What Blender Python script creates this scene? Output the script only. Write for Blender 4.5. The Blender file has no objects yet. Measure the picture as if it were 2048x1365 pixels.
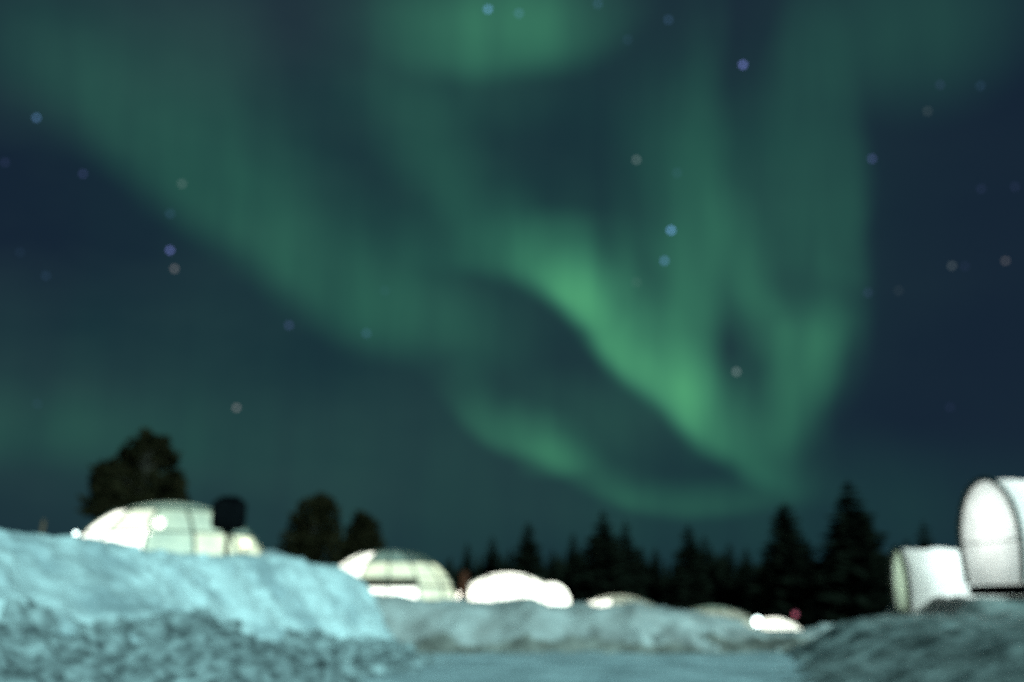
import bpy, bmesh, math, random
from mathutils import Vector, noise as mn

sc = bpy.context.scene
C = sc.collection
R = math.radians
random.seed(7)

# ------------------------------------------------------------------ camera
PITCH, CAMZ, F, W, H = 14.57, 1.2, 1991.0, 2048.0, 1365.0
cam = bpy.data.cameras.new('camera')
cam.lens = 35.0; cam.sensor_width = 36.0
cam.clip_start = 0.05; cam.clip_end = 9000
cam.dof.use_dof = True
cam.dof.focus_distance = 1.25          # the lens was left focused close: everything far is soft
cam.dof.aperture_fstop = 2.65
camo = bpy.data.objects.new('camera', cam); C.objects.link(camo)
camo.location = (0, 0, CAMZ); camo.rotation_euler = (R(90 + PITCH), 0, 0)
sc.camera = camo
sc.view_settings.view_transform = 'Standard'
sc.view_settings.look = 'None'
sc.view_settings.exposure = 0.0
sc.view_settings.gamma = 1.0
sc.cycles.use_denoising = False
sc.cycles.max_bounces = 6
sc.cycles.transparent_max_bounces = 16
sc.cycles.sample_clamp_indirect = 4.0

CT, ST = math.cos(R(PITCH)), math.sin(R(PITCH))
def ray(px, py):
    u, v = (px - W / 2) / F, (H / 2 - py) / F
    return Vector((u, CT - v * ST, ST + v * CT))
def at(px, py, Y):
    d = ray(px, py)
    t = Y / d.y
    return Vector((d.x * t, Y, CAMZ + d.z * t))

# ------------------------------------------------------------------ the night sky: aurora and stars
world = bpy.data.worlds.new('World'); sc.world = world
world.use_nodes = True
wn, wl = world.node_tree.nodes, world.node_tree.links
wn.clear()
def N(t, **k):
    n = wn.new(t)
    for a, b in k.items(): setattr(n, a, b)
    return n
def M(op, a, b=None, c=None, clamp=False):
    n = N('ShaderNodeMath', operation=op, use_clamp=clamp)
    for i, x in enumerate((a, b, c)):
        if x is None: continue
        if isinstance(x, (int, float)): n.inputs[i].default_value = x
        else: wl.new(x, n.inputs[i])
    return n.outputs[0]
tc = N('ShaderNodeTexCoord')
sep = N('ShaderNodeSeparateXYZ'); wl.new(tc.outputs['Generated'], sep.inputs[0])
yp = M('MAXIMUM', M('ADD', sep.outputs['Y'], 1.0), 0.02)
chart = N('ShaderNodeCombineXYZ')                       # sky chart around the north horizon point
wl.new(M('DIVIDE', sep.outputs['X'], yp), chart.inputs[0])
wl.new(M('DIVIDE', sep.outputs['Z'], yp), chart.inputs[1])
P = chart.outputs[0]
wz = N('ShaderNodeTexNoise'); wz.inputs['Scale'].default_value = 9.0; wz.inputs['Detail'].default_value = 2.5
wl.new(P, wz.inputs['Vector'])
wa = N('ShaderNodeVectorMath', operation='MULTIPLY_ADD'); wl.new(wz.outputs['Color'], wa.inputs[0])
wa.inputs[1].default_value = (.034, .026, 0); wa.inputs[2].default_value = (-.017, -.013, 0)
wb = N('ShaderNodeVectorMath', operation='ADD'); wl.new(P, wb.inputs[0]); wl.new(wa.outputs[0], wb.inputs[1])
PW = wb.outputs[0]                                      # the curtains wander a little
def q(px, py):
    d = ray(px, py).normalized()
    return Vector((d.x / (1 + d.y), d.z / (1 + d.y)))
acc = None
def blob(cx, cy, ex, ey, L, ws, wf, I):
    """glow patch: centre, long axis direction, half length, half width on the sharp and the diffuse side"""
    global acc
    c = q(cx, cy)
    e = (q(cx + ex, cy + ey) - c); s = e.length / math.hypot(ex, ey)
    ang = math.atan2(e.y, e.x)
    nv = q(cx - ey * .5, cy + ex * .5) - c              # the sharp side
    side = 1 if (-math.sin(ang) * nv.x + math.cos(ang) * nv.y) > 0 else -1
    m = N('ShaderNodeMapping', vector_type='TEXTURE'); wl.new(PW, m.inputs['Vector'])
    m.inputs['Location'].default_value = (c.x, c.y, 0)
    m.inputs['Rotation'].default_value = (0, 0, ang)
    m.inputs['Scale'].default_value = (L * s, -side * wf * s, 1)
    v = m.outputs[0]
    if abs(ws - wf) > 1:
        k = N('ShaderNodeVectorMath', operation='MULTIPLY'); wl.new(v, k.inputs[0])
        k.inputs[1].default_value = (-1, -wf / ws, 1)
        x = N('ShaderNodeVectorMath', operation='MAXIMUM'); wl.new(v, x.inputs[0]); wl.new(k.outputs[0], x.inputs[1])
        v = x.outputs[0]
    d = N('ShaderNodeVectorMath', operation='DOT_PRODUCT'); wl.new(v, d.inputs[0]); wl.new(v, d.inputs[1])
    g = M('MAXIMUM', M('SUBTRACT', 1.0, d.outputs['Value']), 0.0)
    g = M('MULTIPLY', g, g)
    acc = M('MULTIPLY', g, I) if acc is None else M('MULTIPLY_ADD', g, I, acc)
def stroke(pts, ws, wf):
    for (x0, y0, i0), (x1, y1, i1) in zip(pts[:-1], pts[1:]):
        L = math.hypot(x1 - x0, y1 - y0)
        blob((x0 + x1) / 2, (y0 + y1) / 2, x1 - x0, y1 - y0, L * 1.5, ws, wf, (i0 + i1) / 3.2)

layers = []
# the long left curtain
stroke([(-60, 20, .01), (40, 95, .04), (160, 200, .09), (285, 305, .12), (420, 420, .16), (550, 530, .19), (670, 608, .20), (800, 655, .16), (945, 690, .09), (1040, 715, .03)], 115, 190)
stroke([(300, 150, .05), (480, 290, .07), (640, 430, .08), (850, 590, .08)], 130, 150)
# overhead patch
blob(1000, 10, 1, 0, 330, 170, 190, .22)
stroke([(740, 60, .04), (840, 110, .13), (950, 125, .26), (1060, 105, .23), (1150, 70, .12), (1230, 20, .04)], 85, 190)
blob(900, 190, 1, .1, 260, 110, 110, .06)
# short curtain under it
stroke([(730, 180, .06), (830, 290, .11), (930, 380, .08), (1010, 450, .06)], 120, 130)
layers.append(acc); acc = None
# the brightest curtain
stroke([(850, 500, .06), (970, 510, .14), (1060, 525, .26), (1125, 565, .42), (1175, 620, .50), (1235, 700, .40), (1300, 765, .38), (1370, 825, .46), (1440, 872, .44), (1520, 925, .22), (1590, 965, .04)], 60, 165)
blob(1165, 575, .55, .85, 110, 70, 90, .12)
stroke([(1090, 530, .06), (1145, 580, .20), (1200, 655, .22), (1262, 738, .14), (1340, 808, .14), (1400, 845, .10)], 38, 75)
blob(1370, 775, .8, .6, 120, 70, 120, .14)
blob(1120, 480, 1, 0, 260, 130, 80, .10)
# rays rising from it
stroke([(1430, -60, .03), (1420, 130, .05), (1408, 320, .06), (1395, 480, .12), (1390, 620, .21), (1395, 760, .19), (1420, 860, .08)], 110, 62)
stroke([(1330, 380, .03), (1335, 520, .07), (1345, 640, .09), (1360, 760, .06)], 45, 45)
stroke([(1240, 440, .03), (1262, 560, .07), (1290, 680, .07)], 40, 40)
blob(1310, 640, .1, 1, 260, 150, 150, .16)
blob(1490, 480, .08, 1, 480, 260, 260, .10)
blob(1465, 520, .2, 1, 200, 80, 80, .10)
blob(1330, 330, 0, 1, 300, 170, 170, .07)
stroke([(1475, 540, .08), (1500, 610, .10), (1530, 680, .10)], 60, 60)
blob(1450, 735, .28, 1, 170, 36, 36, -.065)
blob(1620, 590, 1, .1, 150, 70, 70, -.05)
# right hand curtain with its hard edge
stroke([(1660, 760, .10), (1690, 640, .07), (1690, 530, .09), (1692, 420, .12), (1692, 300, .10), (1675, 180, .05), (1640, 40, .04), (1600, -80, .02)], 75, 210)
stroke([(1515, 600, .02), (1530, 680, .10), (1555, 770, .12), (1580, 860, .05)], 60, 60)
stroke([(1580, 600, .03), (1588, 680, .15), (1588, 770, .16), (1585, 870, .06)], 75, 75)
stroke([(1640, 560, .03), (1640, 660, .16), (1622, 750, .14), (1595, 850, .05)], 48, 75)
blob(1590, 690, 1, 0, 120, 80, 55, .07)
stroke([(1560, 900, .03), (1590, 850, .07), (1630, 770, .10), (1660, 670, .10)], 50, 110)
layers.append(acc); acc = None
# the low folds
stroke([(900, 790, .05), (950, 840, .16), (1010, 875, .28), (1080, 897, .36), (1150, 925, .22)], 50, 100)
stroke([(1120, 925, .10), (1215, 975, .13), (1310, 997, .16), (1420, 1000, .13), (1540, 985, .09), (1640, 985, .02)], 45, 75)
blob(1110, 925, 1, -.1, 100, 40, 70, .16)
blob(1180, 840, 1, .2, 260, 110, 110, .07)
# faint veils
blob(1810, 40, 1, 0, 340, 240, 240, .12)
blob(1600, 160, 0, 1, 240, 150, 150, .05)
blob(1505, 60, .1, 1, 260, 140, 140, -.055)
blob(60, 865, 1, .08, 420, 110, 150, .065)
blob(420, 890, 1, .1, 420, 130, 160, .035)
blob(150, 760, 1, 0, 760, 300, 300, .05)
blob(240, 120, 1, .3, 560, 280, 280, .075)
blob(600, 60, .2, 1, 200, 110, 110, -.03)
blob(1000, 420, 1, .1, 1000, 680, 680, .08)
blob(1110, 300, 1, .2, 190, 130, 130, -.025)
blob(800, 1020, 1, .03, 1300, 360, 360, .06)
blob(1650, 1040, 1, 0, 900, 220, 220, .045)
# loose veils over the rest of the sky
nz = N('ShaderNodeTexNoise'); nz.inputs['Scale'].default_value = 2.2; nz.inputs['Detail'].default_value = 2
wl.new(tc.outputs['Generated'], nz.inputs['Vector'])
elsewhere = M('SUBTRACT', 0.45, sep.outputs['Y'], clamp=True)
veil = M('MULTIPLY', M('MULTIPLY', M('SUBTRACT', nz.outputs[0], 0.42, clamp=True), 0.9), elsewhere)
layers.append(M('ADD', acc, veil))
st = N('ShaderNodeMapping', vector_type='POINT'); st.inputs['Scale'].default_value = (30, 4.0, 1)
wl.new(P, st.inputs['Vector'])
nr = N('ShaderNodeTexNoise'); nr.inputs['Scale'].default_value = 1.0; nr.inputs['Detail'].default_value = 3
wl.new(st.outputs[0], nr.inputs['Vector'])
rayf = M('MULTIPLY_ADD', nr.outputs[0], 1.25, 0.375)
def vscale(col, f):
    n = N('ShaderNodeVectorMath', operation='SCALE'); n.inputs[0].default_value = col
    wl.new(f, n.inputs['Scale']); return n.outputs[0]
def vadd(a, b):
    n = N('ShaderNodeVectorMath', operation='ADD')
    for i, x in enumerate((a, b)):
        if isinstance(x, tuple): n.inputs[i].default_value = x
        else: wl.new(x, n.inputs[i])
    return n.outputs[0]
shader = None
def light_layer(c):
    global shader
    bg = N('ShaderNodeBackground'); bg.inputs['Strength'].default_value = 1.0
    if isinstance(c, tuple): bg.inputs['Color'].default_value = (*c, 1)
    else: wl.new(c, bg.inputs['Color'])
    if shader is None: shader = bg.outputs[0]
    else:
        ad = N('ShaderNodeAddShader'); wl.new(shader, ad.inputs[0]); wl.new(bg.outputs[0], ad.inputs[1]); shader = ad.outputs[0]
light_layer((0.0074, 0.0175, 0.0345))
hz_ = N('ShaderNodeTexNoise'); hz_.inputs['Scale'].default_value = 5.5; hz_.inputs['Detail'].default_value = 4; hz_.inputs['Roughness'].default_value = .55
hm = N('ShaderNodeMapping', vector_type='POINT'); hm.inputs['Scale'].default_value = (.8, 1.5, 1); hm.inputs['Location'].default_value = (3.1, .7, 0)
wl.new(P, hm.inputs['Vector']); wl.new(hm.outputs[0], hz_.inputs['Vector'])
murk = M('MAXIMUM', M('MULTIPLY_ADD', hz_.outputs[0], 5.2, -2.0), 0.0)          # thin uneven cloud
west = M('MAXIMUM', M('MULTIPLY_ADD', sep.outputs['X'], -1.1, 0.75), 0.12)
light_layer(vscale((0.0048, 0.0098, 0.0072), M('MULTIPLY', murk, M('MINIMUM', west, 1.15))))
for a_ in layers:
    a_ = M('MULTIPLY', M('MAXIMUM', a_, 0.0), rayf)
    light_layer(vadd(vscale((0.052, 0.325, 0.172), a_), vscale((0.030, 0.060, -0.030), M('MULTIPLY', a_, a_))))
# stars
STARS = [(976, 19, 1.0, 'b'), (1038, 27, .45, 'b'), (1486, 130, 1.0, 'v'), (1342, 461, 1.25, 'b'), (1329, 522, .75, 'b'),
         (1273, 320, .50, 'w'), (1473, 744, .62, 'w'), (73, 236, .70, 'b'), (166, 348, .30, 'v'), (364, 368, .38, 'w'),
         (340, 428, .25, 'b'), (340, 501, .85, 'v'), (349, 538, .60, 'o'), (473, 816, .62, 'o'), (578, 651, .33, 'v'),
         (733, 667, .34, 'b'), (92, 552, .20, 'b'), (40, 505, .12, 'b'), (75, 808, .14, 'b'), (1744, 318, .45, 'v'),
         (1855, 223, .24, 'w'), (1880, 170, .20, 'v'), (1961, 172, .22, 'b'), (1904, 532, .36, 'w'), (2011, 522, .42, 'o'),
         (1736, 586, .20, 'v'), (1797, 582, .14, 'w'), (1337, 40, .30, 'b'), (1196, 8, .30, 'b'), (1255, 80, .16, 'b'),
         (1273, 565, .18, 'w'), (1354, 346, .18, 'b'), (1962, 378, .16, 'v'), (2030, 374, .16, 'v'), (10, 325, .20, 'v'),
         (770, 582, .12, 'b'), (1900, 815, .12, 'v'), (1930, 533, .12, 'v')]
SC = {'b': (.22, .46, .95), 'v': (.30, .36, 1.0), 'w': (.50, .62, .62), 'o': (.52, .49, .50)}
SR = 4.2
groups = {}
for (x, y, I, c) in STARS:
    cq = q(x, y); s = (q(x + 1, y) - cq).length
    m = N('ShaderNodeVectorMath', operation='DISTANCE'); I = I ** 1.35; wl.new(P, m.inputs[0]); m.inputs[1].default_value = (cq.x, cq.y, 0)
    g = M('LESS_THAN', m.outputs['Value'], SR * s)
    old = groups.get(c)
    groups[c] = M('MULTIPLY', g, I) if old is None else M('MULTIPLY_ADD', g, I, old)
for c, g in groups.items(): light_layer(vscale(tuple(1.1 * k for k in SC[c]), g))
wo = N('ShaderNodeOutputWorld'); wl.new(shader, wo.inputs[0])

# the cold flood of light from behind on the right
sun = bpy.data.lights.new('cold_light', 'SUN'); sun.energy = 3.15; sun.angle = R(0.5); sun.color = (0.46, 0.94, 0.96)
suno = bpy.data.objects.new('cold_light', sun); C.objects.link(suno)
SAZ, SEL = math.atan2(-0.85, 0.53), R(21)
sd = Vector((math.cos(SAZ) * math.cos(SEL), math.sin(SAZ) * math.cos(SEL), math.sin(SEL)))
suno.rotation_euler = sd.to_track_quat('Z', 'Y').to_euler()
suno.location = (10, -10, 20)

# ------------------------------------------------------------------ materials
def mat(name, col, rough=.8, noise_col=None, nscale=3., bump=0., bscale=20., emit=None, estr=0., lo=.4, hi=.6, metallic=0., spec=.25):
    m = bpy.data.materials.new(name); m.use_nodes = True
    n, l = m.node_tree.nodes, m.node_tree.links
    b = n['Principled BSDF']
    b.inputs['Base Color'].default_value = (*col, 1); b.inputs['Roughness'].default_value = rough
    b.inputs['Metallic'].default_value = metallic
    b.inputs['Specular IOR Level'].default_value = spec
    t = n.new('ShaderNodeTexCoord')
    if noise_col:
        x = n.new('ShaderNodeTexNoise'); x.inputs['Scale'].default_value = nscale; x.inputs['Detail'].default_value = 6
        l.new(t.outputs['Object'], x.inputs['Vector'])
        r = n.new('ShaderNodeValToRGB'); l.new(x.outputs[0], r.inputs[0])
        r.color_ramp.elements[0].position = lo; r.color_ramp.elements[0].color = (*col, 1)
        r.color_ramp.elements[1].position = hi; r.color_ramp.elements[1].color = (*noise_col, 1)
        l.new(r.outputs[0], b.inputs['Base Color'])
    if bump:
        x = n.new('ShaderNodeTexNoise'); x.inputs['Scale'].default_value = bscale; x.inputs['Detail'].default_value = 5
        l.new(t.outputs['Object'], x.inputs['Vector'])
        u = n.new('ShaderNodeBump'); u.inputs['Strength'].default_value = bump; u.inputs['Distance'].default_value = .05
        l.new(x.outputs[0], u.inputs['Height']); l.new(u.outputs[0], b.inputs['Normal'])
    if emit:
        m.cycles.emission_sampling = 'NONE'
        b.inputs['Emission Color'].default_value = (*emit, 1); b.inputs['Emission Strength'].default_value = estr
    return m
def pane_mat(name, emit, estr, clear):
    m = bpy.data.materials.new(name); m.use_nodes = True
    n, l = m.node_tree.nodes, m.node_tree.links
    b = n['Principled BSDF']
    b.inputs['Base Color'].default_value = (.5, .55, .52, 1); b.inputs['Roughness'].default_value = .25
    b.inputs['Emission Color'].default_value = (*emit, 1)
    t = n.new('ShaderNodeTexCoord'); x = n.new('ShaderNodeTexNoise'); x.inputs['Scale'].default_value = 2.2
    l.new(t.outputs['Object'], x.inputs['Vector'])
    k = n.new('ShaderNodeMath'); k.operation = 'MULTIPLY_ADD'; l.new(x.outputs[0], k.inputs[0])
    k.inputs[1].default_value = estr * .9; k.inputs[2].default_value = estr * .55
    l.new(k.outputs[0], b.inputs['Emission Strength'])
    tr = n.new('ShaderNodeBsdfTransparent'); mx = n.new('ShaderNodeMixShader'); mx.inputs[0].default_value = 1 - clear
    l.new(tr.outputs[0], mx.inputs[1]); l.new(b.outputs[0], mx.inputs[2]); l.new(mx.outputs[0], n['Material Output'].inputs[0])
    m.cycles.emission_sampling = 'NONE'
    return m
def cloth_mat(name, col):
    m = bpy.data.materials.new(name); m.use_nodes = True
    n, l = m.node_tree.nodes, m.node_tree.links
    b = n['Principled BSDF']; b.inputs['Base Color'].default_value = (*col, 1); b.inputs['Roughness'].default_value = .7
    t = n.new('ShaderNodeTexCoord'); x = n.new('ShaderNodeTexNoise'); x.inputs['Scale'].default_value = 1.6; x.inputs['Detail'].default_value = 4
    l.new(t.outputs['Object'], x.inputs['Vector'])
    r = n.new('ShaderNodeValToRGB'); l.new(x.outputs[0], r.inputs[0])
    r.color_ramp.elements[0].position = .3; r.color_ramp.elements[0].color = (*[c * .8 for c in col], 1)
    r.color_ramp.elements[1].position = .6; r.color_ramp.elements[1].color = (*col, 1)
    l.new(r.outputs[0], b.inputs['Base Color'])
    u = n.new('ShaderNodeBump'); u.inputs['Strength'].default_value = .5; u.inputs['Distance'].default_value = .08
    l.new(x.outputs[0], u.inputs['Height']); l.new(u.outputs[0], b.inputs['Normal'])
    tr = n.new('ShaderNodeBsdfTranslucent'); l.new(r.outputs[0], tr.inputs[0])
    mx = n.new('ShaderNodeMixShader'); mx.inputs[0].default_value = .5
    l.new(b.outputs[0], mx.inputs[1]); l.new(tr.outputs[0], mx.inputs[2]); l.new(mx.outputs[0], n['Material Output'].inputs[0])
    return m
MT = {
    'snow': mat('clean_snow', (.52, .55, .57), .85, (.86, .87, .87), 1.1, .5, 14, lo=.34, hi=.54),
    'dirty': mat('dirty_snow', (.42, .35, .33), .9, (.86, .75, .72), 1.1, .5, 10, lo=.35, hi=.68),
    'grey': mat('grey_snow', (.22, .215, .205), .9, (.50, .49, .47), 1.4, .5, 10, lo=.38, hi=.7),  # plain grey tone with random lighter patches
    'chunks': mat('chunky_dirty_shadowed_snow', (.13, .135, .14), .9, (.56, .57, .57), 6.0, .6, 14, lo=.36, hi=.64),  # dirty snow; dark patches also paint the shadowed gaps between chunks
    'grit': mat('brown_gritty_snow', (.17, .135, .115), .9, (.52, .43, .38), 1.8, .5, 10, lo=.36, hi=.68),
    'road': mat('packed_snow', (.50, .52, .54), .6, (.76, .78, .80), .9, .5, 8, lo=.35, hi=.65),
    'ground': mat('field_snow', (.55, .56, .58), .85, (.72, .73, .75), .4, .3, 6),
    'bark': mat('bark', (.045, .030, .022), .9, (.09, .06, .045), 8),
    'spruce': mat('spruce_needles', (.006, .007, .004), .9, (.014, .014, .009), 2.5, spec=.05),
    'pine': mat('pine_needles', (.013, .010, .004), .9, (.026, .018, .008), 2.0, spec=.05),
    'wood': mat('brown_wood', (.13, .065, .04), .7, (.22, .12, .08), 6),
    'alu': mat('dark_glazing_bar', (.05, .065, .05), .5, (.07, .08, .06), 5),
    'black': mat('black_paint', (.003, .003, .004), .95, (.006, .006, .007), 6, spec=.03),
    'lamp': mat('lamp_glow', (.8, .8, .75), .4, None, emit=(1, .96, .80), estr=9),
    'lamp_soft': mat('soft_lamp_glow', (.8, .75, .6), .4, None, emit=(1, .93, .62), estr=2.6),
    'lamp_cool': mat('cool_lamp_glow', (.8, .8, .8), .4, None, emit=(.80, 1, .96), estr=7),
    'red_lamp': mat('red_lamp_glow', (.6, .1, .15), .4, None, emit=(1, .20, .40), estr=.12),
    'red_paint': mat('rust_red_paint', (.07, .018, .008), .8, (.10, .028, .014), 6, emit=None),
    'floor': mat('lit_floor', (.45, .33, .22), .6, (.55, .42, .3), 3),
    'white': pane_mat('bright_lit_glass', (1, 1, .84), 2.4, .06),
    'glow': pane_mat('glowing_glass', (.98, 1, .70), 1.25, .15),
    'warm': pane_mat('warm_lit_glass', (.95, .98, .60), 1.0, .2),
    'pale': pane_mat('pale_lit_glass', (.74, .90, .58), .70, .22),
    'dim': pane_mat('dim_frosted_glass', (.50, .70, .46), .30, .5),
    'clear': pane_mat('clear_glass', (.42, .62, .48), .10, .78),
    'cream': pane_mat('cream_lit_glass', (.80, .74, .48), .42, .4),
    'cloth': cloth_mat('white_tent_cloth', (.82, .84, .84)),
    'shaded_end': cloth_mat('greenish_shaded_cloth', (.44, .50, .38)),  # darker than the cover: shade on the unlit end is put into the colour
    'rim': mat('dark_rim', (.035, .04, .03), .6, (.05, .055, .04), 6),
}

# ------------------------------------------------------------------ helpers
def obj(name, bm, m, parent=None, smooth=False, loc=None):
    me = bpy.data.meshes.new(name); bm.to_mesh(me); bm.free()
    me.materials.append(MT[m] if isinstance(m, str) else m)
    if smooth:
        for p in me.polygons: p.use_smooth = True
    o = bpy.data.objects.new(name, me); C.objects.link(o)
    if parent: o.parent = parent
    if loc is not None: o.location = loc
    return o
def tag(o, label=None, cat=None, group=None, kind=None):
    if label: o['label'] = label
    if cat: o['category'] = cat
    if group: o['group'] = group
    if kind: o['kind'] = kind
    return o
def thing(name, loc, label, cat, group=None, rz=0):
    o = bpy.data.objects.new(name, None); C.objects.link(o); o.empty_display_size = .2
    o.location = loc; o.rotation_euler = (0, 0, rz)
    return tag(o, label, cat, group)
def tube(bm, pts, rad, n=8, cap=True):
    pts = [Vector(p) for p in pts]; rings = []
    for i, p in enumerate(pts):
        t = (pts[min(i + 1, len(pts) - 1)] - pts[max(i - 1, 0)]).normalized()
        a = t.cross(Vector((0, 0, 1)) if abs(t.z) < .9 else Vector((1, 0, 0))).normalized(); b = t.cross(a)
        r = rad[i] if isinstance(rad, (list, tuple)) else rad
        rings.append([bm.verts.new(p + (a * math.cos(k * 2 * math.pi / n) + b * math.sin(k * 2 * math.pi / n)) * r) for k in range(n)])
    for r0, r1 in zip(rings[:-1], rings[1:]):
        for k in range(n): bm.faces.new((r0[k], r0[(k + 1) % n], r1[(k + 1) % n], r1[k]))
    if cap:
        bm.faces.new(rings[0][::-1]); bm.faces.new(rings[-1])
    return bm
def rbox(bm, cx, cy, cz, sx, sy, sz, bev=.03):
    r = bmesh.ops.create_cube(bm, size=1)
    vs = r['verts']
    for v in vs: v.co = Vector((cx + v.co.x * sx, cy + v.co.y * sy, cz + v.co.z * sz))
    es = list({e for v in vs for e in v.link_edges})
    if bev: bmesh.ops.bevel(bm, geom=es, offset=bev, segments=3, affect='EDGES', profile=.5)
    return bm
def lathe(bm, prof, n=20, cx=0, cy=0):
    rings = []
    for r, z in prof:
        rings.append([bm.verts.new((cx + r * math.cos(k * 2 * math.pi / n), cy + r * math.sin(k * 2 * math.pi / n), z)) for k in range(n)] if r > 1e-6 else [bm.verts.new((cx, cy, z))])
    for a, b in zip(rings[:-1], rings[1:]):
        for k in range(n):
            k2 = (k + 1) % n
            f = [a[k % len(a)], a[k2 % len(a)], b[k2 % len(b)], b[k % len(b)]]
            f = list(dict.fromkeys(f))
            if len(f) > 2: bm.faces.new(f)
    return bm
def sst(a, b, x):
    t = max(0., min(1., (x - a) / (b - a))) if a != b else float(x > a)
    return t * t * (3 - 2 * t)
def lerp(a, b, t): return a + (b - a) * t
def interp(tab, x):
    if x <= tab[0][0]: return tab[0][1]
    for (x0, y0), (x1, y1) in zip(tab[:-1], tab[1:]):
        if x <= x1: return lerp(y0, y1, (x - x0) / (x1 - x0))
    return tab[-1][1]
def blocks(p, s, seed=0.):
    """chunky rubble height 0..1 with cells of about s metres"""
    v = Vector((p[0] / s + seed, p[1] / s - seed, p[2] / s * 1.2 + seed))
    d, pt = mn.voronoi(v)
    r = mn.cell(pt[0] * 3.1 + Vector((.5, .5, .5)))
    e = min(1., (d[1] - d[0]) * 2.2)
    return e * (.25 + .75 * abs(r))
def fbm(p, s, o=4, seed=0.): return mn.fractal(Vector((p[0] / s + seed, p[1] / s + seed, p[2] / s)), 1.0, 2.1, o)

# ------------------------------------------------------------------ ground
def berm_x(y): return interp([(4, -8.6), (9, -7.0), (11.5, -5.85), (15, -5.2), (20, -3.75), (23, -3.0), (26, -3.0), (30, -2.0), (40, -2.0)], y)
IG = [  # px, top py, distance, radius, dome height, wall height
    (346, 1004, 25.0, 2.38, 1.70, .60), (779, 1099, 36.0, 2.36, 1.75, .55), (1016, 1146, 40.0, 2.32, 1.75, .5),
    (1237, 1190, 46.0, 2.35, 1.75, .5), (1424, 1212, 50.0, 2.5, 1.75, .5), (1547, 1236, 56.0, 1.75, 1.45, .4)]
IGP = [at(a, b, y) for a, b, y, *_ in IG]
def terrain(x, y):
    T = max(-2.4, min(1.3, 1.0 - .14 * (x + 8.3)))
    back = sst(24, 29, y)
    left = sst(0, 2.2, berm_x(y) - x) * sst(6, 9, y)
    z = T * max(back, left)
    far = sst(70, 130, y)
    z = lerp(z, -1.6, far)
    if y > 20 and y < 70:
        z += .12 * fbm((x, y, 0), 4.0, 3)
        for p, g in zip(IGP, IG):
            d = math.hypot(x - p.x, y - p.y)
            fl = p.z - g[4] - g[5]
            z = lerp(z, fl + .05 + .42 * sst(g[3] - .2, g[3] + .25, d) * (1 - sst(g[3] + .5, g[3] + 1.6, d)), 1 - sst(g[3] + .8, g[3] + 2.2, d))
    return z
DR = at(530, 1097, 25.4)
_terr = terrain
def terrain(x, y):
    z = _terr(x, y); d = math.hypot(x - DR.x, (y - DR.y) * .7)
    return lerp(z, max(z, DR.z), 1 - sst(.0, 1.9, d))
def steps(a, b, s): return [a + i * s for i in range(int(round((b - a) / s)) + 1)]
xs = [-4000, -1800, -800, -400, -200, -110, -70, -50, -38] + steps(-28, 28, .5) + [38, 50, 70, 110, 200, 400, 800, 1800, 4000]
ys = [-4000, -1500, -600, -200, -80, -30, -10, 0] + steps(3, 70, .5) + [75, 80, 90, 100, 120, 140, 180, 260, 500, 1000, 2200, 5000]
bm = bmesh.new()
g = [[bm.verts.new((x, y, terrain(x, y))) for x in xs] for y in ys]
for j in range(len(ys) - 1):
    for i in range(len(xs) - 1): bm.faces.new((g[j][i], g[j][i + 1], g[j + 1][i + 1], g[j + 1][i]))
tag(obj('snow_ground', bm, 'ground', smooth=True), kind='structure')

# the ploughed road in front
bm = bmesh.new()
rx, ry = steps(-9, 9, .15), steps(2, 24.2, .15)
def road_z(x, y):
    yy = y + .10 * x + .25 * math.sin(x * .35)                 # wheel ruts run along the bank
    rut = sum(math.exp(-((yy - c) / .16) ** 2) for c in (12.4, 14.0, 15.6, 17.3, 18.9, 20.5))
    rim = sum(math.exp(-((yy - c - .30) / .12) ** 2) for c in (12.4, 14.0, 15.6, 17.3, 18.9, 20.5))
    return .07 + .05 * fbm((x * .5, y, 0), .7, 4) - .05 * rut + .03 * rim
g = [[bm.verts.new((x, y, max(.006, road_z(x, y)))) for x in rx] for y in ry]
for j in range(len(ry) - 1):
    for i in range(len(rx) - 1): bm.faces.new((g[j][i], g[j][i + 1], g[j + 1][i + 1], g[j + 1][i]))
tag(obj('snowy_road', bm, 'road', smooth=True), kind='structure')

# ------------------------------------------------------------------ snow banks
def catmull(pts, n):
    out = []
    P_ = [pts[0]] + pts + [pts[-1]]
    for i in range(1, len(P_) - 2):
        p0, p1, p2, p3 = P_[i - 1:i + 3]
        for k in range(n):
            t = k / n
            out.append(.5 * ((2 * p1) + (p2 - p0) * t + (2 * p0 - 5 * p1 + 4 * p2 - p3) * t * t + (3 * p1 - p0 - 3 * p2 + p3) * t ** 3))
    out.append(P_[-2]); return out
crest = [Vector((-8.9, 4.5, 1.95)), Vector((-7.6, 8.5, 1.95)), at(0, 1060, 11.5), at(150, 1074, 13.2), at(300, 1098, 15), at(450, 1110, 17), at(560, 1112, 18.5),
         at(650, 1128, 20), at(708, 1138, 21.4), at(745, 1160, 22.5), at(738, 1180, 23.8), at(690, 1185, 25.2), at(610, 1170, 26.4), at(500, 1140, 27.5)]
cp = catmull(crest, 36)
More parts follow.
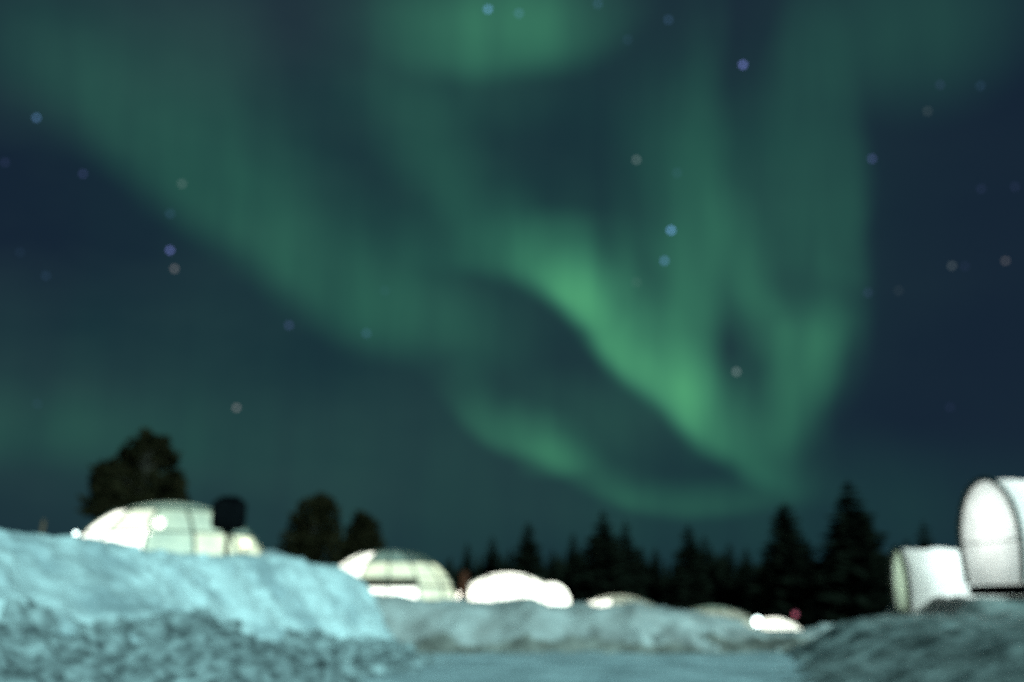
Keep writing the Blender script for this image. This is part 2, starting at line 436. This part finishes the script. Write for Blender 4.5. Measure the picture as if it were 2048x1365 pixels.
# even spacing
L = [0.]
for a, b in zip(cp[:-1], cp[1:]): L.append(L[-1] + (b - a).length)
def sample(s):
    lo, hi = 0, len(L) - 1
    while hi - lo > 1:
        m_ = (lo + hi) // 2
        if L[m_] <= s: lo = m_
        else: hi = m_
    t = (s - L[lo]) / max(1e-6, L[hi] - L[lo]); return cp[lo].lerp(cp[hi], t)
ns = int(L[-1] / .075)
prof_j = steps(0, 1, 1 / 84.)
bm = bmesh.new(); rows = []
for i in range(ns + 1):
    s = L[-1] * i / ns
    c = sample(s); a = sample(max(0, s - .5)); b = sample(min(L[-1], s + .5))
    t = Vector((b.x - a.x, b.y - a.y, 0)).normalized(); n = Vector((t.y, -t.x, 0))     # towards the road
    y = c.y
    nose = sst(20.5, 22.5, y)
    rub = interp([(4, 1.15), (9, 1.1), (12, 1.0), (14, .85), (16.5, .62), (19, .42), (21, .25), (24, .12)], y) + .22 * fbm((s, 3, 0), 1.3, 3)
    rub = max(.05, rub)
    row = []
    hz = c.z
    for u in prof_j:
        if u < .22:                                   # the flat back of the bank
            k = u / .22; o = lerp(-3.2, -.25, k); z = lerp(lerp(hz, 1.0, .8), hz, sst(0, 1, k)); w_r, w_s = .0, .25
        elif u < .62:                                 # the cut face
            k = (u - .22) / .40; ks = sst(0, 1, k) * .5 + k * .5
            o = lerp(-.25, (.55 + lerp(.75, 1.35, 1 - sst(11, 17, y)) * (1 - nose)), k ** .8); z = lerp(hz, rub, ks); w_r, w_s = .12 + .2 * sst(.7, 1, k), sst(0, .12, k)
        else:                                         # the spill of chunks in front
            k = (u - .62) / .38; o0 = (.55 + lerp(.75, 1.35, 1 - sst(11, 17, y)) * (1 - nose))
            o = lerp(o0, o0 + .3 + 2.5 * rub, k); z = rub * (1 - k) ** 1.15 - .03; w_r, w_s = (1. - .6 * nose) * (1 - .6 * sst(.9, 1, k)), 0.
        p = Vector((c.x, c.y, 0)) + n * o; p.z = z
        pp = Vector((p.x, p.y, p.z))
        streak = fbm((s * 1.0, z * .12, 5.), .42, 3) * .10 + fbm((s, z * .3, 9.), 1.5, 2) * .20
        chunk = (blocks(pp, .36, 3.) * .24 + blocks(pp, .18, 8.) * .15) * (1. if rub > .3 else .6) - .06
        fine = fbm(pp, .35, 4) * .035
        crumb = fbm(pp, .22, 4) * .06 + blocks(pp, .42, 14.) * .12 - .03
        d = w_s * (streak + crumb) + w_r * chunk + fine
        nd = (n * .8 + Vector((0, 0, .6))).normalized() if u >= .22 else Vector((0, 0, 1))
        if u < .22: d = fine * 1.5 + .05 * fbm(pp, .5, 3)
        row.append(bm.verts.new(p + nd * d))
    rows.append(row)
for r0, r1 in zip(rows[:-1], rows[1:]):
    for k in range(len(prof_j) - 1): bm.faces.new((r0[k], r0[k + 1], r1[k + 1], r1[k]))
o = tag(obj('ploughed_snow_bank', bm, 'snow', smooth=True), kind='structure')
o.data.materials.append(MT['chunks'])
nj = len(prof_j) - 1
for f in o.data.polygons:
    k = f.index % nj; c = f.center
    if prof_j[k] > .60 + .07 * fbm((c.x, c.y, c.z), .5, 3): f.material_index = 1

# the bank across the road, low and trodden
def heightfield(name, x0, x1, y0, y1, st_, fn, m):
    bm = bmesh.new(); X, Y = steps(x0, x1, st_), steps(y0, y1, st_)
    vs = [[None] * len(X) for _ in Y]
    hs = [[fn(x, y) for x in X] for y in Y]
    for j in range(len(Y)):
        for i in range(len(X)): vs[j][i] = bm.verts.new((X[i], Y[j], hs[j][i]))
    for j in range(len(Y) - 1):
        for i in range(len(X) - 1):
            if max(hs[j][i], hs[j][i + 1], hs[j + 1][i], hs[j + 1][i + 1]) > -.5:
                bm.faces.new((vs[j][i], vs[j][i + 1], vs[j + 1][i + 1], vs[j + 1][i]))
    bmesh.ops.delete(bm, geom=[v for v in bm.verts if not v.link_faces], context='VERTS')
    return tag(obj(name, bm, m, smooth=True), kind='structure')
crest2 = [(p.x, p.z) for p in (at(x, y, 25.2) for x, y in ((700, 1185), (780, 1193), (840, 1198), (920, 1203), (1000, 1199), (1070, 1198), (1095, 1209), (1130, 1210), (1150, 1205), (1200, 1212), (1260, 1206), (1330, 1216), (1400, 1224),
          (1450, 1236), (1500, 1254), (1560, 1264), (1620, 1258), (1700, 1245)))]
def bank2(x, y):
    c = interp(crest2, x)
    yt = 22.7 + .35 * fbm((x, 0, 2), 1.6, 3) + .02 * (x - 1) ** 1
    r = (y - yt) / (25.2 - yt)
    if r <= 0: z = -.08
    elif r < 1: z = c * (.62 * sst(0, .75, r) + .38 * r ** .8)
    else: z = lerp(c, min(c, terrain(x, y)) - .25, sst(0, 1, (y - 25.2) / 4.5))
    k = sst(0, .12, r)
    w = 1 - sst(.35, .75, r)
    z += k * (.12 * fbm((x, y, 1), .9, 4) + .05 * fbm((x * 1., y * .35, 4), .4, 3))* (1 - .5 * sst(.85, 1, r))
    z += k * (w * .8 + .12) * (blocks((x, y, 0), .5, 11.) * .16 - .04)
    return z
o = heightfield('trodden_snow_bank', -4.6, 8.4, 22.0, 30.5, .085, bank2, 'dirty')
o.data.materials.append(MT['grit'])
for f in o.data.polygons:
    c = f.center
    if c.y < 25 and c.z < .30 + .30 * fbm(c, .9, 4): f.material_index = 1

# the grey mound on the right
def toe(y): return interp([(2, .9), (5, 1.2), (9, 1.9), (12, 2.7), (15, 3.35), (19, 4.5), (23, 5.5), (25, 6.3), (28, 8.2), (31, 10.3), (34, 12.0), (40, 16)], y)
def mound(x, y):
    s = x - toe(y) - .25 * fbm((y, 7, 1), 1.5, 3)
    if s < -.25: return -.6
    top = interp([(4, .62), (8, .74), (12, .84), (17, .84), (20, .86), (22.4, .88), (25.4, .90), (27, .94), (30, 1.07), (28, 1.08), (34, 1.0)], y)
    wdt = lerp(5.2, 2.4, sst(15, 22, y)); s += .5 * (1 - sst(15, 21, y)); h = top * (.5 * sst(-.3, wdt, s) + .5 * sst(-.3, wdt * 1.5, s)) - .06
    h *= 1 - sst(34, 37, y)
    h += .40 * sst(0, .7, 3.7 - abs(x - 13.6)) * sst(0, 1.1, 3.3 - abs(y - 25.6))
    k = sst(-.1, .5, s)
    z = h + k * (.12 * fbm((x, y, 3), 1.3, 4) + .05 * fbm((x, y, 3), .4, 4))
    z += k * (.04 * blocks((x, y, 0), .33, 21.) + .04 * blocks((x, y, 0), .18, 5.) - .03) * (1 - .55 * sst(21, 24, y))
    return z
heightfield('grey_snow_mound', .4, 26.0, 3.4, 38, .1, mound, 'grey')

# ------------------------------------------------------------------ glass igloos
def dome_pt(Rr, Hh, w, lat, az):
    """az 0 looks towards the camera side (-y), positive to the right"""
    return Vector((Rr * math.cos(lat) * math.sin(az), -Rr * math.cos(lat) * math.cos(az), w + Hh * math.sin(lat)))
def igloo(k, label, fn, bands=(0, 20, 42, 64), nsec=14, rail=.034, rib=.030, phase=.5):
    px, py, Y, Rr, Hh, w = IG[k]
    p = IGP[k]; base = Vector((p.x, p.y, p.z - Hh - w))
    rz = -math.atan2(p.x, p.y)                               # local -y faces back along the line to the road
    t = thing('glass_igloo', base, label, 'igloo', 'lit glass igloos behind the snow banks', rz)
    bm = bmesh.new(); lathe(bm, [(Rr - .16, -.1), (Rr + .03, -.1), (Rr + .03, w - .02), (Rr - .16, w - .02), (Rr - .16, -.1)], 42); obj('base_wall', bm, 'wood', t)
    bm = bmesh.new(); lathe(bm, [(0, .04), (Rr - .17, .04)], 32); obj('floor', bm, 'floor', t)
    bm = bmesh.new()
    azs = [(-math.pi + (i + phase) * 2 * math.pi / nsec) for i in range(nsec)]
    lats = [R(b) for b in bands]
    for a in azs:
        tube(bm, [dome_pt(Rr, Hh, w, lats[0] + (lats[-1] - lats[0]) * q_ / 12, a) for q_ in range(13)], rib, 6)
    for j, la in enumerate(lats):
        pts = [dome_pt(Rr, Hh, w, la, 2 * math.pi * q_ / 56) for q_ in range(57)]
        if j == 1 and rail > .06:
            b2 = bmesh.new(); tube(b2, pts, rail, 8, cap=False); obj('rail', b2, 'wood', t); continue
        tube(bm, pts, rail if j == 1 else .026, 6, cap=False)
    obj('dome_frame', bm, 'alu', t)
    def pane(l0, l1, a0, a1, m):
        bm = bmesh.new(); nu, nv = 5, 4; g = []
        for j in range(nv + 1):
            g.append([bm.verts.new(dome_pt(Rr * .992, Hh * .992, w, lerp(l0, l1, j / nv), lerp(a0, a1, i / nu))) for i in range(nu + 1)])
        for j in range(nv):
            for i in range(nu): bm.faces.new((g[j][i], g[j][i + 1], g[j + 1][i + 1], g[j + 1][i]))
        return obj('window_pane', bm, m, t, smooth=True)
    for j in range(len(lats) - 1):
        for i in range(nsec):
            a0 = azs[i]; a1 = a0 + 2 * math.pi / nsec; am = (a0 + a1) / 2
            if am > math.pi: am -= 2 * math.pi
            pane(lats[j] + .012, lats[j + 1] - .012, a0 + .012, a1 - .012, fn(j, math.degrees(am)))
    bm = bmesh.new(); lathe(bm, [(Rr * .99 * math.cos(la), w + Hh * .99 * math.sin(la)) for la in [lerp(lats[-1] + .012, math.pi / 2, q_ / 4) for q_ in range(4)]] + [(0, w + Hh * .99)], 28)
    obj('top_pane', bm, fn(9, 0), t, smooth=True)
    return t, base
def f1(j, a):
    if abs(a) > 105: return 'dim' if j < 1 else 'clear'
    if j >= 9: return 'dim'
    if a < -40: return 'white'
    if a < -14: return 'white' if j < 1 else 'glow'
    if a < 14: return 'pale'
    if a < 40: return 'warm' if j < 1 else 'pale'
    return 'warm' if j < 1 else 'dim'
def f2(j, a):
    if abs(a) > 105: return 'dim' if j < 1 else 'clear'
    if j >= 9: return 'clear'
    if a < -26: return 'white'
    if a > 30: return 'warm' if j < 3 else 'clear'
    return ['white', 'wood', 'warm' if a > -20 else 'pale', 'dim'][j]
def f3(j, a): return 'white'
def f4(j, a):
    if a < -12 and j != 9: return 'white'
    return 'cream'
def f5(j, a): return 'cream' if j != 9 else 'dim'
def f6(j, a): return 'white'
igloo(0, 'widest glass igloo, pale green panes beside bright white ones, behind the black lantern', f1, bands=(0, 30, 56), nsec=13, rail=.018, rib=.034, phase=0)
igloo(1, 'glass igloo with dim see-through roof and one dazzling side, right of the two round trees', f2, bands=(0, 15, 24, 46, 67), rail=.05, phase=0)
t3, b3 = igloo(2, 'glass igloo glowing pure white all over, with a small bright porch', f3)
igloo(3, 'low igloo dome barely showing over the trodden bank, one bright end and a cream roof', f4, bands=(0, 24, 44, 62))
igloo(4, 'dim cream igloo dome just rising over the trodden bank, without bright panes', f5)
igloo(5, 'smallest far igloo, a warm white spot beside the round cool lamp', f6)
# porch of the white igloo
bm = bmesh.new()
pc = Vector((1.66, -1.0, 0))
lathe(bm, [(.72, 0.1), (.74, .9), (.68, 1.32), (.52, 1.62), (.28, 1.80), (0, 1.86)], 20, pc.x, pc.y)
obj('porch', bm, 'white', t3, smooth=True)

def globe_lamp(p, r, label, m='lamp', post=.6, name='globe_lamp', group=None):
    base = p - Vector((0, 0, post + r))
    t = thing(name, base, label, 'lamp', group)
    bm = bmesh.new(); tube(bm, [(0, 0, 0), (0, 0, post + .02)], [.03, .022], 8); tube(bm, [(0, 0, 0), (0, 0, .03)], [.11, .09], 12); obj('post', bm, 'black', t)
    bm = bmesh.new(); tube(bm, [(0, 0, post - .03), (0, 0, post + .015)], [.03, .06], 10); obj('collar', bm, 'black', t)
    bm = bmesh.new(); bmesh.ops.create_uvsphere(bm, u_segments=18, v_segments=12, radius=r)
    for v in bm.verts: v.co.z += post + r
    obj('globe', bm, m, t, smooth=True)
    return t
lg = 'small lamps glowing inside the widest igloo'
globe_lamp(at(264, 1040, 25.0), .10, 'glowing globe lamp nearest the white panes inside the widest igloo', group=lg, post=1.1, name='interior_lamp')
globe_lamp(at(291, 1064, 24.4), .12, 'lowest glowing globe lamp inside the widest igloo', group=lg, post=.7, name='interior_lamp')
globe_lamp(at(318, 1047, 24.0), .13, 'round globe lamp shining alone in the pale panes of the widest igloo', group=lg, post=1.0, name='interior_lamp')
globe_lamp(at(491, 1088, 24.0), .09, 'yellow oval lamp glow at the end of the widest igloo, past the black lantern', 'lamp_soft', group=lg, post=.6, name='interior_lamp')
globe_lamp(at(152, 1068, 20.0), .04, 'small pale path lamp on the bank crest beside the widest igloo', 'lamp_cool', post=.7, name='path_lamp')
globe_lamp(at(1515, 1244, 46.0), .20, 'round cool white lamp standing beside the smallest far igloo', 'lamp_cool', post=1.0, name='path_lamp')
globe_lamp(at(928, 1190, 38.0), .20, 'warm lamp at the foot of the red marker post by the white igloo', 'lamp', post=.5, name='path_lamp')
# red tail-like marker light far right of the lamps
t = globe_lamp(at(1590, 1229, 58.0), .15, 'small pink red marker lamp above the far end of the road', 'red_lamp', post=1.3, name='marker_lamp')

# stakes and posts
def stake(px, py, Y, h, r, m, name, label, lean=0.):
    p = at(px, py, Y)
    t = thing(name, p - Vector((0, 0, h)), label, 'post')
    bm = bmesh.new(); tube(bm, [(0, 0, 0), (lean * .5, 0, h * .5), (lean, 0, h)], [r, r, r * .9], 10); obj('shaft', bm, m, t)
    bm = bmesh.new(); tube(bm, [(lean, 0, h + .002), (lean, 0, h + r)], [r * 1.15, r * .5], 10); obj('tip', bm, m, t)
    return t
stake(929, 1152, 37.0, 1.3, .17, 'red_paint', 'marker_post', 'short rust red marker post left of the white igloo')
stake(83, 1044, 13.0, .5, .025, 'wood', 'marker_stake', 'thin brown stake poking from the crest of the ploughed bank', .03)

# black lantern on its post
p = at(458, 1030, 18.6)
hb = 1.55
t = thing('unlit_lantern', p - Vector((0, 0, hb)), 'unlit black box lantern on a thin post before the widest igloo', 'lantern')
bm = bmesh.new(); tube(bm, [(0, 0, 0), (0, 0, hb - .29)], [.05, .042], 10); obj('post', bm, 'black', t)
bm = bmesh.new(); rbox(bm, 0, 0, hb, .58, .42, .56, .11); obj('lantern_box', bm, 'black', t, smooth=True)
bm = bmesh.new(); tube(bm, [(0, 0, hb + .282), (0, 0, hb + .33)], [.22, .16], 20); obj('cap', bm, 'black', t)
bm = bmesh.new(); rbox(bm, 0, 0, hb - .305, .18, .18, .04, .01); obj('bracket', bm, 'black', t)

# ------------------------------------------------------------------ arched cloth shelters
def arch(wd, h, n=40, pinch=.90):
    """oval hoop section, open at the bottom: points (x, z)"""
    out = []
    for i in range(n + 1):
        a = math.pi * i / n
        x = -math.cos(a); z = math.sin(a)
        zz = .40 + .60 * z
        out.append((x * wd / 2, zz * h))
    lo = []
    for i in range(12):
        k = i / 12.
        lo.append((-wd / 2 * lerp(pinch, 1, math.sin(k * math.pi / 2)), .40 * h * k))
    return lo + out + [(-x, z) for x, z in reversed(lo)]
def shelter(name, loc, rz, wd, h, ln, label, base_h, power, pcol, seam, sag=0., inset=.06, endm='cloth'):
    t = thing(name, loc, label, 'shelter', None, rz)
    sec = arch(wd, h)
    def sweep(sec_a, ys_, fn=None):
        bm = bmesh.new(); g = []
        for y in ys_:
            g.append([bm.verts.new((x, y, z + base_h - (fn(x, y, z) if fn else 0))) for x, z in sec_a])
        for a, b in zip(g[:-1], g[1:]):
            for k in range(len(sec_a) - 1): bm.faces.new((a[k], a[k + 1], b[k + 1], b[k]))
        return bm
    ribs = max(3, int(ln / .9) + 1)
    def sagf(x, y, z): return (sag * abs(math.sin(math.pi * y / ln * (ribs - 1))) * (z / h) ** 2) + .012 * math.sin(y * 9 + z * 5)
    bm = sweep(sec, steps(0, ln, ln / 40.), sagf)
    obj('cover', bm, 'cloth', t, smooth=True)
    for kk, y in enumerate((-.02, ln + .02)):
        bm = bmesh.new(); tube(bm, [(x * 1.012, y, z * 1.006 + base_h) for x, z in sec], .062, 8); obj('rim', bm, 'rim', t, smooth=True)
    for y in (inset, ln - inset):                                  # the cloth closing each end
        bm = bmesh.new(); c = bm.verts.new((0, y, base_h + .45 * h))
        vs = [bm.verts.new((x * .985, y, z * .985 + base_h + .01)) for x, z in sec]
        for a, b in zip(vs, vs[1:] + vs[:1]): bm.faces.new((c, a, b))
        obj('end_panel', bm, endm, t)
    if seam:
        bm = bmesh.new(); rbox(bm, 0, inset - .02, base_h + seam, wd * .93, .02, .035, 0); obj('cross_bar', bm, 'rim', t)
    if base_h > .05:
        bm = bmesh.new(); rbox(bm, 0, ln / 2, base_h / 2 - .01, wd * .90, ln + .05, base_h - .03, .02); obj('base', bm, 'black', t)
    # the lamp that hangs inside
    lt = thing('hanging_lamp', t.location, 'lamp hanging inside the ' + ('tall' if h > 2.2 else 'low') + ' arched cloth shelter', 'lamp', None, rz)
    bm = bmesh.new(); tube(bm, [(0, 0, 0), (0, 0, .3)], .01, 6); o1 = obj('cord', bm, 'black', lt)
    bm = bmesh.new(); bmesh.ops.create_uvsphere(bm, u_segments=14, v_segments=10, radius=.06); o2 = obj('bulb', bm, 'lamp', lt, smooth=True)
    lo = Vector((0, min(1.1, ln * .4), base_h + h * .62))
    o1.location = lo + Vector((0, 0, .06)); o2.location = lo
    ld = bpy.data.lights.new('bulb_light', 'POINT'); ld.energy = power; ld.color = pcol; ld.shadow_soft_size = .12
    l = bpy.data.objects.new('bulb_light', ld); C.objects.link(l); l.parent = lt; l.location = lo - Vector((0, 0, .12))
    return t
# local -y end faces left of the camera; axis runs to the right and away
shelter('arched_shelter', at(1993, 1192, 24.0), -R(84), 2.50, 2.42, 4.6, 'tall arched white cloth shelter with dark rim and black base', .28, 150, (.98, 1, .92), .96)
shelter('arched_shelter', at(1806, 1226, 26.4), -R(96), 1.60, 1.58, 3.0, 'low arched white cloth shelter standing left of the tall shelter', .04, 84, (.84, 1, .96), None, .03, endm='shaded_end')

# ------------------------------------------------------------------ trees
def spruce_crown(h, r, seed, lowest=.10):
    rnd = random.Random(seed); bm = bmesh.new()
    z = h * lowest; layers = 0
    while z < h * .985:
        k = (z - h * lowest) / (h * (1 - lowest))
        rr = r * 2.0 * (1 - k) ** .64 * rnd.uniform(.78, 1.12) + .06
        nb = max(7, int(9 + 9 * (1 - k)))
        a0 = rnd.uniform(0, 6.28)
        for b in range(nb):
            a = a0 + b * 6.283 / nb + rnd.uniform(-.25, .25); ln = rr * rnd.uniform(.65, 1.15)
            dx, dy = math.cos(a), math.sin(a); droop = ln * rnd.uniform(.22, .42)
            nseg = 4
            prev = None
            for s_ in range(nseg + 1):
                f = s_ / nseg; d = ln * f
                zc = z - droop * f ** 1.4 + (.12 * ln * f ** 4)
                w_ = (.12 + .26 * ln * math.sin(math.pi * min(1, f * .85 + .12))) * rnd.uniform(.7, 1.2)
                c = Vector((dx * d, dy * d, zc)); sx = Vector((-dy, dx, 0)) * w_
                pl, pm, pr = bm.verts.new(c + sx - Vector((0, 0, w_ * .6))), bm.verts.new(c), bm.verts.new(c - sx - Vector((0, 0, w_ * .6)))
                if prev:
                    bm.faces.new((prev[0], prev[1], pm, pl)); bm.faces.new((prev[1], prev[2], pr, pm))
                prev = (pl, pm, pr)
        z += h * .030 * rnd.uniform(.8, 1.2); layers += 1
    for i in range(6):
        a = i * 1.05; bm.faces.new([bm.verts.new(v) for v in ((0, 0, h * 1.02), (.14 * math.cos(a), .14 * math.sin(a), h * .93), (.14 * math.cos(a + .8), .14 * math.sin(a + .8), h * .94))])
    return bm
def trunk_bm(h, r):
    bm = bmesh.new(); tube(bm, [(0, 0, -.3), (.03, 0, h * .3), (-.02, .02, h * .7), (0, 0, h * .97)], [r, r * .75, r * .4, .015], 8); return bm
def spruce(h, r, seed, lowest=.1):
    t = bpy.data.objects.new('spruce_tree', None); C.objects.link(t)
    obj('trunk', trunk_bm(h, h * .017), 'bark', t); obj('crown', spruce_crown(h, r, seed, lowest), 'spruce', t)
    return t
def dup(t):
    c = t.copy(); C.objects.link(c)
    for ch in list(t.children):
        d = ch.copy(); C.objects.link(d); d.parent = c
    return c
protos = [spruce(10, 1.75, 3), spruce(10, 1.5, 14), spruce(10, 1.25, 25), spruce(10, 1.95, 36), spruce(10, 1.05, 47)]
used = [False] * len(protos)
def plant(px, ptop, Y, kind, label, group='spruces along the dark forest edge', wide=1.):
    p = at(px, ptop, Y); g = terrain(p.x, Y) - .1
    t = dup(protos[kind]) if used[kind] else protos[kind]
    used[kind] = True
    hgt = p.z - g
    t.location = (p.x, Y, g); k = hgt / 10.
    t.scale = (k * wide, k * wide, k); t.rotation_euler = (0, 0, random.uniform(0, 6.28))
    return tag(t, label, 'tree', group)
G = 'spruces along the dark forest edge'
plant(1695, 962, 72, 0, 'tallest spruce of the forest edge, broad and ragged, left of the low shelter', wide=1.02)
plant(1568, 1004, 74, 3, 'second tallest spruce, wide skirted, next left of the tallest spruce', wide=.98)
plant(1205, 1022, 76, 0, 'tall spruce with a twin top close on its right, mid forest edge', wide=1.0)
plant(1250, 1040, 80, 2, 'slim spruce pressed against the right side of a taller spruce')
plant(1376, 1050, 78, 1, 'dense spruce standing clear between two gaps of sky', wide=1.05)
plant(1408, 1070, 82, 2, 'shorter spruce leaning on the right flank of a dense spruce')
plant(1056, 1044, 78, 1, 'pointed spruce rising right behind the pure white igloo')
plant(985, 1072, 84, 2, 'narrow spruce above the left shoulder of the pure white igloo')
plant(935, 1086, 86, 4, 'thin spruce standing above the rust red marker post')
plant(1104, 1098, 86, 2, 'small spruce above the porch of the white igloo')
plant(1146, 1066, 92, 4, 'faint thin spruce in the gap left of the twin topped spruce')
plant(1311, 1096, 84, 4, 'thin short spruce alone in the sky gap right of the twin topped spruce', wide=1.15)
plant(1458, 1086, 88, 4, 'thin spruce right of the two leaning spruces')
plant(1492, 1094, 84, 2, 'short bushy spruce just left of the second tallest spruce')
plant(1612, 1076, 80, 2, 'spruce filling the right flank of the second tallest spruce')
plant(1742, 1062, 82, 2, 'spruce filling the right flank of the tallest spruce')
plant(1655, 1080, 86, 2, 'small spruce between the two tallest spruces')
plant(1845, 1042, 70, 2, 'lone pointed spruce top showing above the low arched shelter')
plant(1812, 1078, 74, 4, 'low thin spruce top beside the lone spruce above the low shelter')
plant(1775, 1120, 84, 1, 'low spruce at the forest end left of the low arched shelter')
plant(868, 1128, 92, 2, 'low spruce at the left end of the forest edge')
plant(1020, 1098, 92, 4, 'thin low spruce between the two spruces behind the white igloo')
plant(1530, 1098, 92, 4, 'thin low spruce in the shadow of the second tallest spruce')
plant(1170, 1090, 88, 1, 'bushy low spruce at the left foot of the twin topped spruce')
plant(1280, 1092, 90, 1, 'bushy low spruce at the right foot of the twin topped spruce')

# pines: rounded, clumpy crowns on bare limbs
def pine(h, clumps, seed, nleaf=70):
    """clumps: (x, y, z, radius)"""
    rnd = random.Random(seed)
    t = bpy.data.objects.new('pine_tree', None); C.objects.link(t)
    bm = trunk_bm(h * .9, h * .02)
    for (x, y, z, r) in clumps:
        z0 = max(h * .18, z - .35 * math.hypot(x, y) - .4)
        tube(bm, [(0, 0, z0), (x * .5, y * .5, lerp(z0, z, .6)), (x, y, z)], [h * .009, h * .006, .02], 6)
    obj('trunk', bm, 'bark', t)
    bm = bmesh.new()
    for (x, y, z, r) in clumps:
        for _ in range(nleaf):
            while True:
                d = Vector((rnd.uniform(-1, 1), rnd.uniform(-1, 1), rnd.uniform(-1, 1)))
                if d.length < 1: break
            c = Vector((x, y, z)) + Vector((d.x * r * 1.15, d.y * r * 1.15, d.z * r * .95))
            a = Vector((rnd.gauss(0, 1), rnd.gauss(0, 1), rnd.gauss(0, 1))).normalized(); b = a.orthogonal().normalized(); s_ = rnd.uniform(.10, .24)
            b.rotate(__import__('mathutils').Quaternion(a, rnd.uniform(0, 6.28)))
            e = a.cross(b)
            bm.faces.new([bm.verts.new(c + v) for v in (b * s_ * 1.6, e * s_ * .7, -b * s_ * 1.6, -e * s_ * .7)])
    obj('crown', bm, 'pine', t)
    return t
def pine_at(base_px, Y, tops, seed, label, nleaf=70, group='round crowned pines'):
    """tops: crown clumps as (px, py, radius px) of this very tree"""
    rnd = random.Random(seed)
    b = at(base_px, 1150, Y); g = terrain(b.x, Y) - .1
    sc_ = Y * CT / F
    cl = []
    for (x, y, r) in tops:
        p = at(x, y, Y); cl.append((p.x - b.x, rnd.uniform(-1., 1.), p.z - g, r * sc_))
    for (a0, b0) in zip(cl[:-1], cl[1:]):
        cl = cl + [tuple((u + v) / 2 + rnd.uniform(-.15, .15) for u, v in zip(a0[:3], b0[:3])) + ((a0[3] + b0[3]) * .42,)]
    h = max(c[2] for c in cl)
    t = pine(h, cl, seed, nleaf); t.location = (b.x, Y, g)
    return tag(t, label, 'tree', group)
pine_at(272, 46, [(292, 884, 26), (315, 890, 20), (262, 895, 26), (240, 915, 24), (325, 915, 24), (285, 925, 34), (225, 945, 26), (262, 960, 30), (322, 955, 30),
                  (200, 955, 22), (198, 985, 22), (230, 985, 28), (275, 995, 34), (325, 990, 32), (345, 965, 22), (350, 1000, 24), (205, 1015, 26), (250, 1030, 36), (305, 1035, 36), (345, 1030, 26), (215, 1045, 26)], 5,
        'large ragged pine with a brownish crown towering behind the widest igloo', 75)
pine_at(628, 62, [(640, 1003, 20), (655, 1012, 18), (622, 1018, 20), (648, 1032, 28), (612, 1040, 22), (600, 1060, 24), (635, 1060, 32), (590, 1085, 24), (622, 1092, 34), (658, 1060, 22), (662, 1092, 28), (580, 1108, 26), (640, 1118, 34), (600, 1120, 30)], 9,
        'taller of the two round trees behind the ploughed bank', 80)
pine_at(722, 66, [(724, 1042, 18), (738, 1050, 16), (712, 1058, 20), (732, 1070, 24), (705, 1082, 22), (745, 1080, 18), (720, 1098, 28), (690, 1105, 22), (750, 1100, 20), (705, 1122, 28), (740, 1122, 26), (680, 1125, 22)], 13,
        'shorter of the two round trees, above the see-through igloo', 80)

# the wood behind, one dark mass
rnd = random.Random(99); bm = bmesh.new()
def small_tree(bm, x, y, z, h, r):
    n = 7
    for L_ in range(7):
        k = L_ / 7.; zz = z + h * (.08 + .86 * k); rr = r * (1 - k) ** .9 + .05; hh = h * .26
        a0 = rnd.uniform(0, 6.28); tip = bm.verts.new((x, y, min(z + h * 1.02, zz + hh)))
        ring = [bm.verts.new((x + rr * math.cos(a0 + i * 6.283 / (2 * n)) * (1.15 if i % 2 else .6) * rnd.uniform(.8, 1.2), y + rr * math.sin(a0 + i * 6.283 / (2 * n)) * (1.15 if i % 2 else .6), zz + (-.12 * h * .5 if i % 2 else .02 * h))) for i in range(2 * n)]
        for i in range(2 * n): bm.faces.new((ring[i], ring[(i + 1) % (2 * n)], tip))
for i in range(520):
    y = rnd.uniform(96, 150)
    px = rnd.uniform(500, 1900) if i < 420 else rnd.choice([rnd.uniform(-1500, 500), rnd.uniform(1900, 3500)])
    low = interp([(500, 1118), (640, 1110), (800, 1132), (900, 1128), (1000, 1118), (1150, 1108), (1300, 1118), (1450, 1112), (1750, 1112), (1800, 1120), (1900, 1130)], px) + rnd.uniform(-14, 26)
    if px < 500 or px > 1900: low = 1150
    p = at(px, low, y); g0 = -2.2
    h = p.z - g0; small_tree(bm, p.x, y, g0, h, h * rnd.uniform(.16, .25))
tag(obj('distant_wood', bm, 'spruce'), kind='stuff')
